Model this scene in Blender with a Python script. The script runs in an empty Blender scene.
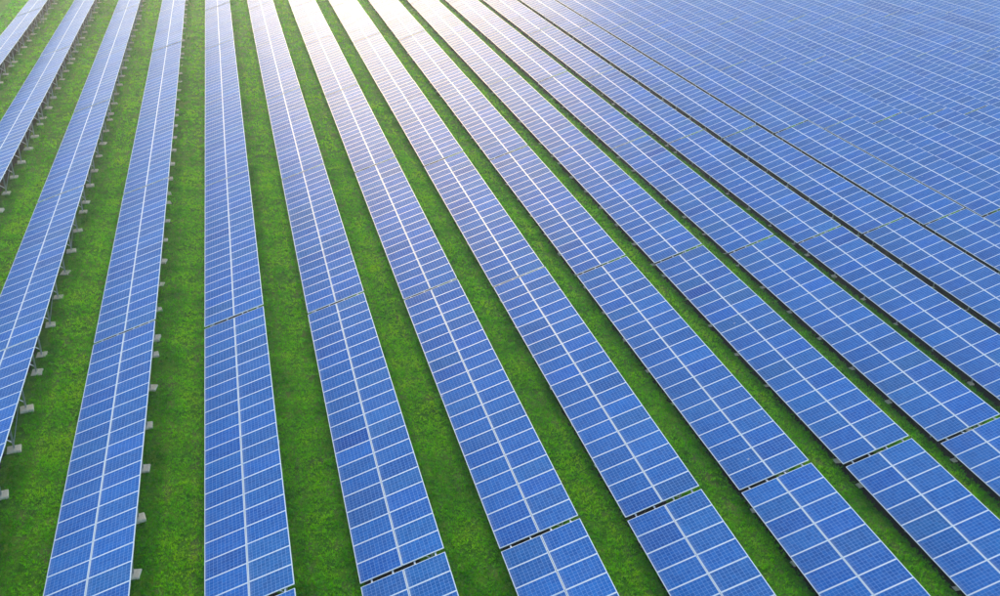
import bpy, math, random
import numpy as np
from mathutils import Matrix, Vector

random.seed(7)
rng = np.random.default_rng(11)
S = bpy.context.scene
C = S.collection
R = math.radians

# ------------------------------------------------------------------ camera
F_PX, YAW, PITCH, ROLL = 954.03, 0.2876, 0.4814, 0.0472
CAM_H = 26.65                       # camera above the grass
cy, sy, cp, sp = math.cos(YAW), math.sin(YAW), math.cos(PITCH), math.sin(PITCH)
fw = Vector((sy * cp, cy * cp, -sp))
rt0 = Vector((cy, -sy, 0.0))
up0 = rt0.cross(fw)
rt = rt0 * math.cos(ROLL) + up0 * math.sin(ROLL)
up = up0 * math.cos(ROLL) - rt0 * math.sin(ROLL)
cam = bpy.data.cameras.new('camera')
cam.sensor_width = 36.0
cam.lens = F_PX / 1000.0 * 36.0
cam.clip_start = 0.5
cam.clip_end = 3000.0
camo = bpy.data.objects.new('camera', cam)
C.objects.link(camo)
camo.matrix_world = Matrix(((rt.x, up.x, -fw.x, 0), (rt.y, up.y, -fw.y, 0),
                            (rt.z, up.z, -fw.z, CAM_H), (0, 0, 0, 1)))
S.camera = camo

# ------------------------------------------------------------------ sky and sun
SUN_EL, SUN_AZ = 19.5, 0.0         # degrees; azimuth clockwise from +Y
SKY_STRENGTH, SUN_STRENGTH = 0.15, 1.0
wd = bpy.data.worlds.new('World')
S.world = wd
wd.use_nodes = True
nt = wd.node_tree
bg = nt.nodes['Background']
sky = nt.nodes.new('ShaderNodeTexSky')
sky.sky_type = 'NISHITA'
sky.sun_disc = False
sky.sun_elevation = R(SUN_EL)
sky.sun_rotation = R(SUN_AZ)
sky.air_density = 1.0
sky.dust_density = 0.4
sky.ozone_density = 1.5
nt.links.new(sky.outputs[0], bg.inputs[0])
bg.inputs[1].default_value = SKY_STRENGTH
sl = bpy.data.lights.new('sun', 'SUN')
sl.energy = SUN_STRENGTH
sl.angle = R(19.0)
sl.color = (1.0, 0.70, 0.26)
so = bpy.data.objects.new('sun', sl)
C.objects.link(so)
sd = Vector((math.sin(R(SUN_AZ)) * math.cos(R(SUN_EL)), math.cos(R(SUN_AZ)) * math.cos(R(SUN_EL)), math.sin(R(SUN_EL))))
so.rotation_euler = (-sd).to_track_quat('-Z', 'Y').to_euler()
S.view_settings.view_transform = 'Standard'
S.view_settings.look = 'None'
S.view_settings.gamma = 1.0
S.view_settings.use_curve_mapping = False
S.view_settings.exposure = 1.75
S.cycles.volume_bounces = 1
S.cycles.max_bounces = 8

# ------------------------------------------------------------------ array layout (metres)
X0, PITCH_X = -2.5697, 5.5616       # low edge of the straight row, row spacing
Y1, SKEW = 47.374, 0.6376           # far end of the first full table, shift per row
T_LEN, N_MOD, MOD_P = 21.4, 21, 1.0095
D, TILT = 3.36, 0.3364
LOW_Z = 0.60                        # low edge above the ground
MID = 0.02
MOD_L = (D - MID) / 2               # long side of a module
MOD_W = 0.998


def project(x, y, z):
    d = Vector((x, y, z - CAM_H))
    w = d.dot(fw)
    if w < 1.0:
        return None
    return 500 + F_PX * d.dot(rt) / w, 298 - F_PX * d.dot(up) / w


# ------------------------------------------------------------------ helpers
def mesh_obj(name, verts, faces, mats, parent=None, mat_idx=None, smooth=False):
    me = bpy.data.meshes.new(name)
    me.from_pydata([tuple(v) for v in verts], [], faces)
    for m in (mats if isinstance(mats, (list, tuple)) else [mats]):
        me.materials.append(m)
    if mat_idx:
        me.polygons.foreach_set('material_index', mat_idx)
    me.update()
    o = bpy.data.objects.new(name, me)
    C.objects.link(o)
    if parent:
        o.parent = parent
    return o


class MB:
    def __init__(s):
        s.v, s.f, s.m = [], [], []

    def box(s, x0, x1, y0, y1, z0, z1, m=0):
        b = len(s.v)
        s.v += [(x, y, z) for z in (z0, z1) for y in (y0, y1) for x in (x0, x1)]
        for q in ((0, 2, 3, 1), (4, 5, 7, 6), (0, 1, 5, 4), (2, 6, 7, 3), (0, 4, 6, 2), (1, 3, 7, 5)):
            s.f.append(tuple(b + i for i in q))
            s.m.append(m)
        return s

    def bar(s, a, b, w, h, m=0):
        """box beam from a to b, w wide, h deep"""
        a, b = Vector(a), Vector(b)
        d = (b - a).normalized()
        side = Vector((0, 1, 0)) if abs(d.y) < 0.9 else Vector((1, 0, 0))
        u = (side - d * side.dot(d)).normalized() * (w / 2)
        v = d.cross(u).normalized() * (h / 2)
        n = len(s.v)
        s.v += [tuple(p + su * u + sv * v) for p in (a, b) for su, sv in ((-1, -1), (1, -1), (1, 1), (-1, 1))]
        for q in ((0, 3, 2, 1), (4, 5, 6, 7), (0, 1, 5, 4), (1, 2, 6, 5), (2, 3, 7, 6), (3, 0, 4, 7)):
            s.f.append(tuple(n + i for i in q))
            s.m.append(m)
        return s

    def add(s, o):
        n = len(s.v)
        s.v += o.v
        s.f += [tuple(n + i for i in f) for f in o.f]
        s.m += o.m
        return s

    def mesh(s, name, mats):
        me = bpy.data.meshes.new(name)
        me.from_pydata(s.v, [], s.f)
        for m in mats:
            me.materials.append(m)
        me.polygons.foreach_set('material_index', s.m)
        me.update()
        return me


def link(name, me, parent, loc=(0, 0, 0), rot=None):
    o = bpy.data.objects.new(name, me)
    C.objects.link(o)
    o.parent = parent
    o.location = loc
    if rot:
        o.rotation_euler = rot
    return o


# ------------------------------------------------------------------ materials
class NT:
    def __init__(s, name):
        s.m = bpy.data.materials.new(name)
        s.m.use_nodes = True
        s.t = s.m.node_tree
        s.b = s.t.nodes['Principled BSDF']
        s.out = s.t.nodes['Material Output']

    def n(s, kind, **kw):
        o = s.t.nodes.new(kind)
        for k, v in kw.items():
            setattr(o, k, v)
        return o

    def l(s, a, b):
        s.t.links.new(a, b)

    def math(s, op, a, b=None, c=None, clamp=False):
        o = s.n('ShaderNodeMath', operation=op, use_clamp=clamp)
        for i, q in enumerate((a, b, c)):
            if q is None:
                continue
            if isinstance(q, (int, float)):
                o.inputs[i].default_value = q
            else:
                s.l(q, o.inputs[i])
        return o.outputs[0]

    def mix(s, fac, a, b, blend='MIX'):
        o = s.n('ShaderNodeMix', data_type='RGBA', blend_type=blend)
        for i, q in ((0, fac), (6, a), (7, b)):
            if isinstance(q, (int, float)):
                o.inputs[i].default_value = q
            elif isinstance(q, tuple):
                o.inputs[i].default_value = (*q, 1)
            else:
                s.l(q, o.inputs[i])
        return o.outputs[2]

    def noise(s, vec, scale, detail=4, rough=0.55):
        o = s.n('ShaderNodeTexNoise')
        o.inputs['Scale'].default_value = scale
        o.inputs['Detail'].default_value = detail
        o.inputs['Roughness'].default_value = rough
        if vec is not None:
            s.l(vec, o.inputs['Vector'])
        return o.outputs[0]

    def ramp(s, fac, stops):
        o = s.n('ShaderNodeValToRGB')
        e = o.color_ramp.elements
        while len(e) < len(stops):
            e.new(0.5)
        for i, (p, c) in enumerate(stops):
            e[i].position = p
            e[i].color = (*c, 1) if isinstance(c, tuple) else (c, c, c, 1)
        s.l(fac, o.inputs[0])
        return o.outputs[0]


def simple(name, col, rough=0.5, metal=0.0, var=0.08, scale=6.0):
    k = NT(name)
    tc = k.n('ShaderNodeTexCoord').outputs['Object']
    nz = k.noise(tc, scale)
    c = k.mix(nz, tuple(v * (1 - var * 2) for v in col), tuple(min(1, v * (1 + var)) for v in col))
    k.l(c, k.b.inputs['Base Color'])
    k.b.inputs['Roughness'].default_value = rough
    k.b.inputs['Metallic'].default_value = metal
    return k.m


M_FRAME = simple('anodised_frame', (0.62, 0.64, 0.62), 0.38, 0.0, 0.03, 3.0)
M_STEEL = simple('galvanised_steel', (0.42, 0.44, 0.45), 0.45, 0.7, 0.12, 9.0)
M_CONC = simple('weathered_concrete', (0.62, 0.54, 0.38), 0.9, 0.0, 0.22, 11.0)


def laminate():
    """module face: 10 x 6 polycrystalline cells on a white backsheet under glass.
    Object space: x along the 1.67 m side, y along the 1 m side, origin at the centre."""
    k = NT('polycrystalline_cells')
    tc = k.n('ShaderNodeTexCoord').outputs['Object']
    sx = k.n('ShaderNodeSeparateXYZ')
    k.l(tc, sx.inputs[0])
    hx, hy = MOD_L / 2 - 0.032, MOD_W / 2 - 0.028
    cx, cyy = 2 * hx / 10, 2 * hy / 6
    u = k.math('DIVIDE', k.math('ADD', sx.outputs[0], hx), cx)
    v = k.math('DIVIDE', k.math('ADD', sx.outputs[1], hy), cyy)
    fu, fv = k.math('FRACT', u), k.math('FRACT', v)
    # distance to the nearest cell border, in metres
    du = k.math('MULTIPLY', k.math('SUBTRACT', 0.5, k.math('ABSOLUTE', k.math('SUBTRACT', fu, 0.5))), cx)
    dv = k.math('MULTIPLY', k.math('SUBTRACT', 0.5, k.math('ABSOLUTE', k.math('SUBTRACT', fv, 0.5))), cyy)
    cell = k.math('MULTIPLY', k.math('GREATER_THAN', du, 0.0042), k.math('GREATER_THAN', dv, 0.0042))
    ins = k.math('MULTIPLY', k.math('LESS_THAN', k.math('ABSOLUTE', sx.outputs[0]), hx),
                 k.math('LESS_THAN', k.math('ABSOLUTE', sx.outputs[1]), hy))
    cell = k.math('MULTIPLY', cell, ins)
    # three busbars a cell, running along the long side
    b3 = k.math('FRACT', k.math('MULTIPLY', fv, 3.0))
    bus = k.math('LESS_THAN', k.math('ABSOLUTE', k.math('SUBTRACT', b3, 0.5)), 0.027)
    # per cell shade: every wafer is a little different
    flo = k.n('ShaderNodeCombineXYZ')
    k.l(k.math('FLOOR', u), flo.inputs[0])
    k.l(k.math('FLOOR', v), flo.inputs[1])
    oi = k.n('ShaderNodeObjectInfo')
    k.l(k.math('MULTIPLY', oi.outputs['Random'], 57.0), flo.inputs[2])
    wn = k.n('ShaderNodeTexWhiteNoise', noise_dimensions='3D')
    k.l(flo.outputs[0], wn.inputs['Vector'])
    base = k.mix(wn.outputs['Value'], (0.006, 0.076, 0.275), (0.012, 0.108, 0.345))
    # crystal flakes inside each wafer
    vo = k.n('ShaderNodeTexVoronoi')
    vo.inputs['Scale'].default_value = 55
    k.l(tc, vo.inputs['Vector'])
    sep = k.n('ShaderNodeSeparateColor')
    k.l(vo.outputs['Color'], sep.inputs[0])
    base = k.mix(k.math('MULTIPLY', sep.outputs[0], 0.22), base, (0.03, 0.165, 0.38))
    # module to module shift of the coating: neutral, violet-grey or deep blue
    rnd = k.ramp(oi.outputs['Random'], [(0.0, (0.84, 0.90, 1.0)), (0.3, (1.0, 1.0, 1.0)), (0.55, (1.22, 1.04, 0.96)),
                                        (0.8, (0.94, 1.02, 1.02)), (1.0, (1.34, 1.10, 0.93))])
    base = k.mix(1.0, base, rnd, 'MULTIPLY')
    base = k.mix(1.0, base, oi.outputs['Color'], 'MULTIPLY')
    base = k.mix(k.math('MULTIPLY', bus, 0.12), base, (0.30, 0.40, 0.58))
    brd = k.mix(ins, (0.42, 0.50, 0.60), (0.25, 0.35, 0.54))
    col = k.mix(cell, brd, base)
    # thin film of dust, thicker towards the lower rim and in blotches
    geo = k.n('ShaderNodeNewGeometry')
    dn = k.noise(geo.outputs['Position'], 1.7, 5, 0.65)
    dn2 = k.noise(geo.outputs['Position'], 0.23, 3, 0.5)
    dust = k.math('MULTIPLY', k.ramp(dn, [(0.35, 0.0), (0.85, 1.0)]), 0.05)
    dust = k.math('ADD', dust, k.math('MULTIPLY', k.ramp(dn2, [(0.35, 0.0), (0.75, 1.0)]), 0.025))
    # dirt collects along the low rim of each module
    rim = k.ramp(k.math('ADD', sx.outputs[0], hx), [(0.02, 0.30), (0.14, 0.0)])
    dust = k.math('ADD', dust, k.math('MULTIPLY', rim, dn))
    # a few bird droppings
    vd = k.n('ShaderNodeTexVoronoi')
    vd.inputs['Scale'].default_value = 0.42
    k.l(geo.outputs['Position'], vd.inputs['Vector'])
    drop = k.math('LESS_THAN', k.math('ADD', vd.outputs['Distance'], k.math('MULTIPLY', dn, 0.05)), 0.045)
    dust = k.math('ADD', dust, k.math('MULTIPLY', drop, 0.7), clamp=True)
    col = k.mix(dust, col, (0.42, 0.42, 0.40))
    k.l(col, k.b.inputs['Base Color'])
    k.l(k.math('ADD', k.math('MULTIPLY', dn, 0.10), 0.24), k.b.inputs['Roughness'])
    k.b.inputs['IOR'].default_value = 1.038
    return k.m


M_CELL = laminate()


def ground_mat():
    k = NT('grass_ground')
    geo = k.n('ShaderNodeNewGeometry')
    P = geo.outputs['Position']
    a = k.noise(P, 0.35, 6, 0.6)
    b = k.noise(P, 2.2, 7, 0.68)
    c = k.noise(P, 14.0, 5, 0.7)
    col = k.ramp(k.math('ADD', k.math('MULTIPLY', b, 0.6), k.math('MULTIPLY', a, 0.4)),
                 [(0.36, (0.018, 0.080, 0.003)), (0.46, (0.050, 0.200, 0.003)), (0.56, (0.105, 0.270, 0.004)),
                  (0.68, (0.19, 0.24, 0.03))])
    col = k.mix(k.ramp(c, [(0.3, 0.75), (0.65, 0.0)]), col, (0.012, 0.040, 0.005))
    soil = k.noise(P, 0.8, 5, 0.7)
    spx = k.n('ShaderNodeSeparateXYZ')
    k.l(P, spx.inputs[0])
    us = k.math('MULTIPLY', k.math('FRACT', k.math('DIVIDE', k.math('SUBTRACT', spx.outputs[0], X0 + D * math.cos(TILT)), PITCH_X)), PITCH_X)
    tr = k.math('LESS_THAN', k.math('ABSOLUTE', k.math('SUBTRACT', k.math('ABSOLUTE', k.math('SUBTRACT', us, 1.35)), 0.6)), 0.17)
    soil = k.math('ADD', soil, k.math('MULTIPLY', tr, 0.10))
    col = k.mix(k.math('MULTIPLY', k.ramp(soil, [(0.58, 0.0), (0.72, 1.0)]), 0.5), col, (0.14, 0.115, 0.055))
    # shade under the tables painted into the ground as near-black earth, ragged border
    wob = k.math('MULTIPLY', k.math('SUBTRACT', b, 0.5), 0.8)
    table_shade = k.math('MULTIPLY', k.math('GREATER_THAN', k.math('ADD', us, wob), 2.62), k.math('LESS_THAN', k.math('ADD', us, wob), 4.9))
    table_shade = k.math('MULTIPLY', table_shade, k.math('GREATER_THAN', spx.outputs[0], X0 - 4 * PITCH_X - 0.6))
    col = k.mix(table_shade, col, k.mix(c, (0.014, 0.012, 0.007), (0.032, 0.028, 0.016)))
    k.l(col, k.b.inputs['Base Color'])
    k.b.inputs['Roughness'].default_value = 1.0
    k.b.inputs['Specular IOR Level'].default_value = 0.1
    bp = k.n('ShaderNodeBump')
    bp.inputs['Strength'].default_value = 0.9
    bp.inputs['Distance'].default_value = 0.08
    k.l(k.math('ADD', b, c), bp.inputs['Height'])
    k.l(bp.outputs[0], k.b.inputs['Normal'])
    return k.m


def grass_mat():
    k = NT('grass_blades')
    at = k.n('ShaderNodeAttribute', attribute_name='tone')
    geo = k.n('ShaderNodeNewGeometry')
    a = k.noise(geo.outputs['Position'], 0.45, 4, 0.6)
    a2 = k.noise(geo.outputs['Position'], 1.6, 5, 0.65)
    a = k.math('ADD', k.ramp(a, [(0.36, 0.0), (0.64, 0.75)]), k.ramp(a2, [(0.36, 0.0), (0.64, 0.35)]))
    t = k.math('ADD', k.math('MULTIPLY', at.outputs['Fac'], 0.60), k.math('MULTIPLY', a, 0.42))
    col = k.ramp(t, [(0.10, (0.006, 0.085, 0.002)), (0.34, (0.050, 0.31, 0.001)), (0.58, (0.14, 0.50, 0.001)),
                     (0.92, (0.34, 0.56, 0.01))])
    d = k.n('ShaderNodeBsdfDiffuse')
    tr = k.n('ShaderNodeBsdfTranslucent')
    k.l(col, d.inputs[0])
    k.l(k.mix(1.0, col, (1.2, 1.3, 0.6), 'MULTIPLY'), tr.inputs[0])
    mx = k.n('ShaderNodeMixShader')
    mx.inputs[0].default_value = 0.5
    k.l(d.outputs[0], mx.inputs[1])
    k.l(tr.outputs[0], mx.inputs[2])
    k.l(mx.outputs[0], k.out.inputs[0])
    return k.m


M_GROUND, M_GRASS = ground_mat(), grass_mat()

# ------------------------------------------------------------------ ground: one undulating sheet


def relief(x, y):
    return (0.035 * np.sin(x * 0.9 + 0.4 * np.sin(y * 0.31)) * np.sin(y * 0.47 + 1.3)
            + 0.02 * np.sin(x * 2.3 + y * 1.1) * np.sin(y * 1.9 - x * 0.7))


nx, ny = 300, 330
gx = np.concatenate([np.linspace(-900, -62, 20)[:-1], np.linspace(-60, 150, nx), np.linspace(155, 900, 20)[1:]])
gy = np.concatenate([np.linspace(-900, -2, 20)[:-1], np.linspace(0, 190, ny), np.linspace(195, 1200, 20)[1:]])
GX, GY = np.meshgrid(gx, gy)
inner = (GX > -60) & (GX < 150) & (GY > 0) & (GY < 190)
GZ = np.where(inner, relief(GX, GY), 0.0)
nX, nY = len(gx), len(gy)
idx = np.arange(nX * nY).reshape(nY, nX)
quads = np.stack([idx[:-1, :-1], idx[:-1, 1:], idx[1:, 1:], idx[1:, :-1]], -1).reshape(-1, 4)


def np_mesh(name, verts, faces, mat, smooth=False, tone=None):
    me = bpy.data.meshes.new(name)
    nf, ns = faces.shape
    me.vertices.add(len(verts))
    me.vertices.foreach_set('co', verts.astype(np.float32).ravel())
    me.loops.add(nf * ns)
    me.loops.foreach_set('vertex_index', faces.astype(np.int32).ravel())
    me.polygons.add(nf)
    me.polygons.foreach_set('loop_start', np.arange(nf, dtype=np.int32) * ns)
    if tone is not None:
        at = me.attributes.new('tone', 'FLOAT', 'POINT')
        at.data.foreach_set('value', tone.astype(np.float32))
    me.materials.append(mat)
    me.update(calc_edges=True)
    if smooth:
        me.polygons.foreach_set('use_smooth', np.ones(nf, dtype=bool))
    o = bpy.data.objects.new(name, me)
    C.objects.link(o)
    return o


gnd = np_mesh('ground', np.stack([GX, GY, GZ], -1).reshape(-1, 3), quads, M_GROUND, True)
gnd['kind'] = 'structure'
gnd['label'] = 'green grassy ground under and between the solar rows'

# ------------------------------------------------------------------ table geometry (table frame: x across the row on the level, y along it)
ct, st = math.cos(TILT), math.sin(TILT)


def on_slope(s, d=0.0):
    """point s metres up the slope from the low edge, d metres below the module backs"""
    return Vector((s * ct + d * st, 0, LOW_Z + s * st - d * ct))


fr = MB()
w, dep, lip = 0.018, 0.036, 0.003
hx, hy = MOD_L / 2, MOD_W / 2
fr.box(-hx, hx, -hy, -hy + w, -dep, lip).box(-hx, hx, hy - w, hy, -dep, lip)
fr.box(-hx, -hx + w, -hy + w, hy - w, -dep, lip).box(hx - w, hx, -hy + w, hy - w, -dep, lip)
ME_FRAME = fr.mesh('panel_frame', [M_FRAME])
ME_PANEL = MB().box(-hx + w - .002, hx - w + .002, -hy + w - .002, hy - w + .002, -0.006, 0).mesh('solar_panel', [M_CELL])
both = MB().box(-hx + w - .002, hx - w + .002, -hy + w - .002, hy - w + .002, -0.006, 0, 0)
fr.m = [1] * len(fr.m)
ME_FAR = both.add(fr).mesh('solar_panel_far', [M_CELL, M_FRAME])

PUR_S = (0.13 * D, 0.38 * D, 0.64 * D, 0.89 * D)
HALF = T_LEN / 2 - 0.0015
ME_PUR = MB().box(-0.03, 0.03, -HALF, HALF, -0.035, 0.035).mesh('purlin', [M_STEEL])


def bar_mesh(name, a, b, w, h, m):
    return MB().bar(a, b, w, h).mesh(name, [m])


raf = (on_slope(0.12, 0.155), on_slope(D - 0.12, 0.155))
f_s, r_s = 0.42, 3.02
f_top, r_top = on_slope(f_s, 0.20), on_slope(r_s, 0.20)
mid_top = on_slope(2.0, 0.20)
ME_RAF = bar_mesh('rafter', raf[0], raf[1], 0.06, 0.09, M_STEEL)
FH = 0.095
ME_FP = bar_mesh('front_post', (f_top.x, 0, FH - 0.02), (f_top.x, 0, f_top.z), 0.06, 0.06, M_STEEL)
ME_RP = bar_mesh('rear_post', (r_top.x, 0, FH - 0.02), (r_top.x, 0, r_top.z), 0.07, 0.07, M_STEEL)
ME_BR = bar_mesh('brace', (r_top.x - 0.04, 0.05, FH + 0.25), (mid_top.x, 0.05, mid_top.z), 0.04, 0.04, M_STEEL)
ME_XB = bar_mesh('cross_brace', (r_top.x, 0.05, FH + 0.12), (r_top.x, 3.2, r_top.z - 0.1), 0.03, 0.03, M_STEEL)


def footing_mesh(i, k=1.0):
    r = random.Random(i)
    a, b, h = (0.29 + r.uniform(-.03, .03)) * k, (0.27 + r.uniform(-.03, .03)) * k, FH
    tp, bz = 0.93, -0.12
    ch = 0.03
    ring = [(-1, -1), (1, -1), (1, 1), (-1, 1)]
    v = [(x * a, y * b, bz) for x, y in ring] + [(x * a * tp, y * b * tp, h - ch) for x, y in ring] \
        + [(x * (a * tp - ch) + r.uniform(-.01, .01), y * (b * tp - ch) + r.uniform(-.01, .01), h) for x, y in ring]
    f = [(3, 2, 1, 0), (8, 9, 10, 11)]
    for q in (0, 4):
        for j in range(4):
            f.append((q + j, q + (j + 1) % 4, q + 4 + (j + 1) % 4, q + 4 + j))
    me = bpy.data.meshes.new('concrete_footing')
    me.from_pydata(v, [], f)
    me.materials.append(M_CONC)
    return me


ME_FOOT = [footing_mesh(i) for i in range(6)]
ME_FOOT_S = [footing_mesh(i + 9, 0.5) for i in range(5)]
BAYS = [-T_LEN / 2 + 1.05 + 3.27 * i for i in range(7)]
BAYS[-1] = min(BAYS[-1], T_LEN / 2 - 0.45)

# joined substructure for tables whose underside never shows
sub = MB()
for yb in BAYS:
    for a, b, ww, hh in ((raf[0], raf[1], .06, .09), ((f_top.x, 0, 0), f_top, .06, .06), ((r_top.x, 0, 0), r_top, .07, .07)):
        sub.bar(Vector(a) + Vector((0, yb, 0)), Vector(b) + Vector((0, yb, 0)), ww, hh)
ME_SUB = sub.mesh('support_frame', [M_STEEL])

ORD = ['zeroth', 'first', 'second', 'third', 'fourth', 'fifth', 'sixth', 'seventh', 'eighth', 'ninth', 'tenth', 'eleventh',
       'twelfth', 'thirteenth', 'fourteenth', 'fifteenth', 'sixteenth', 'seventeenth', 'eighteenth', 'nineteenth',
       'twentieth', 'twenty-first', 'twenty-second', 'twenty-third', 'twenty-fourth', 'twenty-fifth', 'twenty-sixth',
       'twenty-seventh', 'twenty-eighth', 'twenty-ninth', 'thirtieth', 'thirty-first', 'thirty-second', 'thirty-third']
W_IMG, H_IMG = 1000, 596


def table_y(k, n):
    return Y1 + SKEW * k + (n + 0.5) * T_LEN


def share_in_view(k, n, m=0.0):
    """how many of a grid of points on the table fall in the frame (m pixels of margin)"""
    c = 0
    for i in range(13):
        for s in (0.1, D / 2, D - 0.1):
            q = project(X0 + PITCH_X * k + s * ct, table_y(k, n) + (i / 12 - .5) * T_LEN, LOW_Z + s * st)
            if q and -m < q[0] < W_IMG + m and -m < q[1] < H_IMG + m:
                c += 1
    return c


KS, NS = range(-8, 34), range(-3, 7)
seen = {(k, n): share_in_view(k, n) for k in KS for n in NS}
near = {(k, n): share_in_view(k, n, 28) for k in KS for n in NS}
k_first = min(k for (k, n), c in seen.items() if c)
# modules with a much deeper blue than their neighbours: (pixel in the photo) -> nearest module
DEEP = [(352, 440), (701, 289), (673, 163), (657, 151), (844, 239)]
# strings of darker modules far off on the right
DARK_RUNS = [((868, 3), (915, 14)), ((942, 17), (992, 32)), ((880, 24), (926, 38)), ((938, 44), (997, 63))]


def dark_at(u, v):
    for (a, b), (c, d) in DARK_RUNS:
        t = (u - a) / (c - a)
        if 0 <= t <= 1 and abs(v - (b + t * (d - b))) < 3.6:
            return True
    return False


made, outn = [], {}
for k in KS:
    order = [n for n in NS if seen[(k, n)]]
    for n in NS:
        if not near[(k, n)] or k < k_first:
            continue
        x0, yc = X0 + PITCH_X * k, table_y(k, n)
        root = bpy.data.objects.new('solar_table', None)
        root.empty_display_size = 0.5
        C.objects.link(root)
        dz = random.uniform(-0.03, 0.03)
        root.location = (x0, yc, dz)
        root.rotation_euler = (random.uniform(-.0009, .0009), 0, random.uniform(-.0006, .0006))
        root['category'] = 'solar table'
        root['group'] = 'solar tables standing in parallel rows on the grass'
        if order and n in order:
            i = order.index(n)
            up_ = 'lowest' if i == 0 else ('topmost' if i == len(order) - 1 and len(order) > 2 else ORD[i + 1] + ' lowest')
            rown = k - k_first + 1
            xt = None
            if k == 0:
                root['label'] = f'{up_} blue solar table in the row with the straight vertical left edge'
            elif k == k_first:
                root['label'] = f'{up_} blue solar table in the leftmost row, cut by the top left corner'
            else:
                root['label'] = f'{up_} blue solar table in the {ORD[rown]} row from the left'
            if len(order) == 1 and k not in (0, k_first):
                root['label'] = f'only blue solar table in view in the {ORD[rown]} row from the left'
        else:
            q = project(x0 + 1.6, yc, 1.0) or (500, 700)
            side = 'bottom' if n < min([nn for (kk, nn), c_ in seen.items() if kk == k and c_] or [9]) and q[1] > 560 else 'left' if q[0] < 60 else 'right' if q[0] > 940 else 'top'
            rn = k - k_first + 1
            rows_ = f'{ORD[rn]} row from the left' if rn > 0 else 'row beyond the leftmost one'
            outn[(k, side)] = outn.get((k, side), 0) + 1
            if outn[(k, side)] > 1:
                rows_ += ', far one'
            root['label'] = f'blue solar table past the {side} edge of view, {rows_}'
        made.append((k, n))
        far = yc > 78 or k > 12
        sc = (1, 1, 1)
        for j in range(N_MOD):
            yy = (j - (N_MOD - 1) / 2) * MOD_P
            for half in (0, 1):
                s = hx + half * (MOD_L + MID)
                p = on_slope(s, -0.0)
                jit = (random.gauss(0, .0035), -TILT + random.gauss(0, .003), random.gauss(0, .0008))
                o = link('solar_panel', ME_FAR if far else ME_PANEL, root, (p.x, yy, p.z), jit)
                q = project(x0 + p.x, yc + yy, p.z)
                v = random.gauss(1.0, 0.07)
                col = [v, v, v]
                if q:
                    if any(math.hypot((q[0] - a) / 1.3, q[1] - b) < (10 if b > 400 else 4.6) for a, b in DEEP):
                        col = [0.1, 0.62, 0.80]
                    if dark_at(*q):
                        col = [0.3, 0.72, 0.82]
                o.color = (*col, 1)
                if not far:
                    link('panel_frame', ME_FRAME, o)
        rotx = (0, -TILT, 0)
        for s in PUR_S:
            p = on_slope(s, 0.036 + 0.037)
            link('purlin', ME_PUR, root, (p.x, 0, p.z), rotx)
        if k > 9 or (yc > 100 and k > 4):
            link('support_frame', ME_SUB, root)
            continue
        for bi, yb in enumerate(BAYS):
            link('rafter', ME_RAF, root, (0, yb, 0))
            link('front_post', ME_FP, root, (0, yb, 0))
            link('rear_post', ME_RP, root, (0, yb, 0))
            link('brace', ME_BR, root, (0, yb, 0))
            if bi in (1, 4):
                link('cross_brace', ME_XB, root, (0, yb, 0))
            for xx, me, sink in ((f_top.x - 0.06, ME_FOOT_S, .11), (r_top.x + 0.01, ME_FOOT, .03)):
                link('concrete_footing', random.choice(me), root,
                     (xx + random.uniform(-.03, .03), yb + random.uniform(-.05, .05), random.uniform(-sink, .01)),
                     (random.uniform(-.05, .05), random.uniform(-.05, .05), random.uniform(-.22, .22)))
print('tables', len(made), 'rows in view from', k_first)

# ------------------------------------------------------------------ grass blades in the open strips
def strip_points(k, y0, y1, dens):
    xa, xb = X0 + PITCH_X * k + D * ct - 0.25, X0 + PITCH_X * (k + 1) + 0.3
    n = int((xb - xa) * (y1 - y0) * dens)
    return np.stack([rng.uniform(xa, xb, n), rng.uniform(y0, y1, n)], -1)


def in_view(pts, m=30):
    d = np.c_[pts, np.full(len(pts), -CAM_H)]
    w = d @ np.array(fw)
    u = 500 + F_PX * (d @ np.array(rt)) / w
    v = 298 - F_PX * (d @ np.array(up)) / w
    return (w > 1) & (u > -m) & (u < W_IMG + m) & (v > -m) & (v < H_IMG + m)


pts, size = [], []
for k in range(-7, 12):
    for y0, y1, dens, sc in ((18, 45, 170, 0.62), (45, 75, 95, 0.9), (75, 110, 22, 1.7), (110, 150, 11, 2.4)):
        q = strip_points(k, y0, y1, dens)
        q = q[in_view(q, 60)]
        pts.append(q)
        size.append(np.full(len(q), sc))
pts, size = np.concatenate(pts), np.concatenate(size)
clump = (np.sin(pts[:, 0] * 2.1 + 1.7 * np.sin(pts[:, 1] * 1.3)) * np.sin(pts[:, 1] * 2.6 + 1.2 * np.sin(pts[:, 0] * 1.9)))
clump2 = np.sin(pts[:, 0] * 0.7 + 2 * np.sin(pts[:, 1] * 0.23)) * np.sin(pts[:, 1] * 0.55)
keep = rng.random(len(pts)) < 0.62 + 0.22 * clump + 0.16 * clump2
pts, size, clump, clump2 = pts[keep], size[keep], clump[keep], clump2[keep]
NB = 6
nT = len(pts)
bx = np.repeat(pts[:, 0], NB) + rng.normal(0, .035, nT * NB) * np.repeat(size, NB)
by = np.repeat(pts[:, 1], NB) + rng.normal(0, .035, nT * NB) * np.repeat(size, NB)
sz = np.repeat(size, NB)
hgt = (0.05 + 0.06 * rng.random(nT * NB) + 0.13 * np.repeat(rng.random(nT) ** 3, NB)) * sz ** 0.4
wid = (0.010 + 0.009 * rng.random(nT * NB)) * sz
ang = rng.uniform(0, 2 * np.pi, nT * NB)
lean = rng.uniform(0.2, 1.2, nT * NB) * hgt
la = rng.uniform(0, 2 * np.pi, nT * NB)
bz = relief(bx, by) - 0.01
V = np.zeros((nT * NB, 3, 3))
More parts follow.
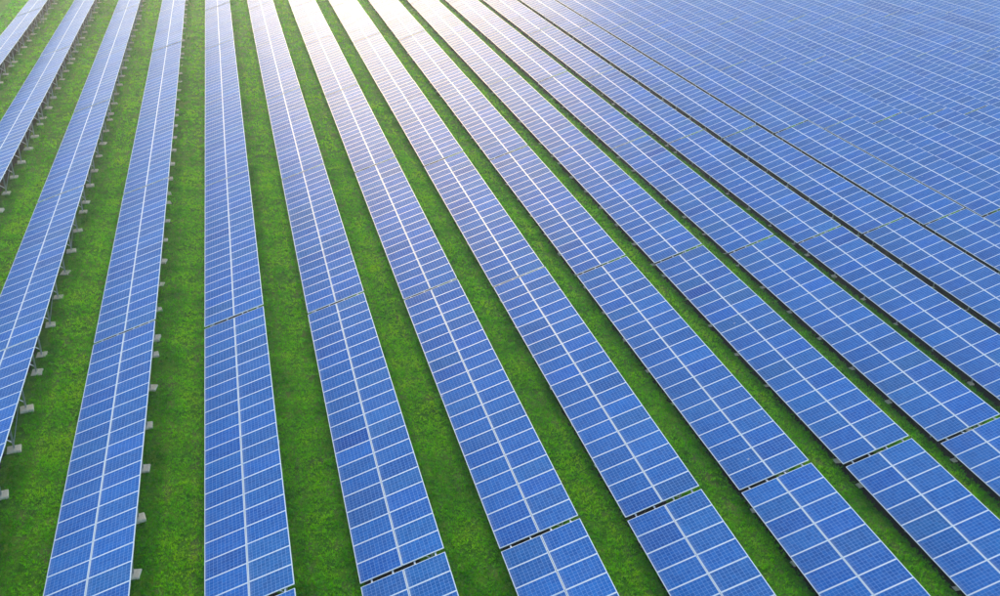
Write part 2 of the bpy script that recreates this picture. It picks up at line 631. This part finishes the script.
V[:, 0] = np.stack([bx - np.cos(ang) * wid, by - np.sin(ang) * wid, bz], -1)
V[:, 1] = np.stack([bx + np.cos(ang) * wid, by + np.sin(ang) * wid, bz], -1)
V[:, 2] = np.stack([bx + np.cos(la) * lean, by + np.sin(la) * lean, bz + hgt], -1)
# strip coordinate: metres past the high edge of the row on the left; open strip about 2.4 m wide
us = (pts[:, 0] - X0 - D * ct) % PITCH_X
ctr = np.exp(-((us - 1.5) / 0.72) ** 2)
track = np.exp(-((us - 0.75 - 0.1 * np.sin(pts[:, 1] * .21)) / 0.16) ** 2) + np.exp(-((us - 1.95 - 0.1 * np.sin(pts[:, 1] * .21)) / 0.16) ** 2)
worn = track * np.clip(0.5 + 0.9 * np.sin(pts[:, 1] * 0.13 + np.floor((pts[:, 0] - X0 - D * ct) / PITCH_X) * 2.1), 0, 1)
edge_tall = np.repeat(np.clip(1 - ctr * 1.3, 0, 1) * rng.random(nT), NB)
hgt *= (1 + 0.9 * edge_tall) * (1 - 0.45 * np.repeat(worn, NB))
tone = np.clip(rng.normal(0.42, .09, nT * NB) + np.repeat(0.10 * clump2 + 0.42 * (ctr - 0.5) + 0.30 * worn + rng.normal(0, .09, nT), NB), 0, 1)  # strip edges toned darker: soft shade beside the rows painted into the blades
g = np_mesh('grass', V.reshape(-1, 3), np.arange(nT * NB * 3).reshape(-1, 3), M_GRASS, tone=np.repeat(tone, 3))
g['kind'] = 'stuff'
g['label'] = 'short green grass growing in the strips between solar rows'
g['category'] = 'grass'
print('blades', nT * NB)

# ------------------------------------------------------------------ haze
HAZE_D = 0.0006
hz = MB().box(-950, 950, -950, 1250, -1.0, 28.5)
hm = bpy.data.materials.new('haze')
hm.use_nodes = True
ht = hm.node_tree
ht.nodes.remove(ht.nodes['Principled BSDF'])
pv = ht.nodes.new('ShaderNodeVolumePrincipled')
pv.inputs['Color'].default_value = (0.93, 0.95, 1.0, 1)
pv.inputs['Density'].default_value = HAZE_D
pv.inputs['Anisotropy'].default_value = 0.72
ht.links.new(pv.outputs[0], ht.nodes['Material Output'].inputs['Volume'])
ho = bpy.data.objects.new('haze', hz.mesh('haze', [hm]))
C.objects.link(ho)
ho['kind'] = 'stuff'
ho['label'] = 'pale haze in the air over the solar farm'
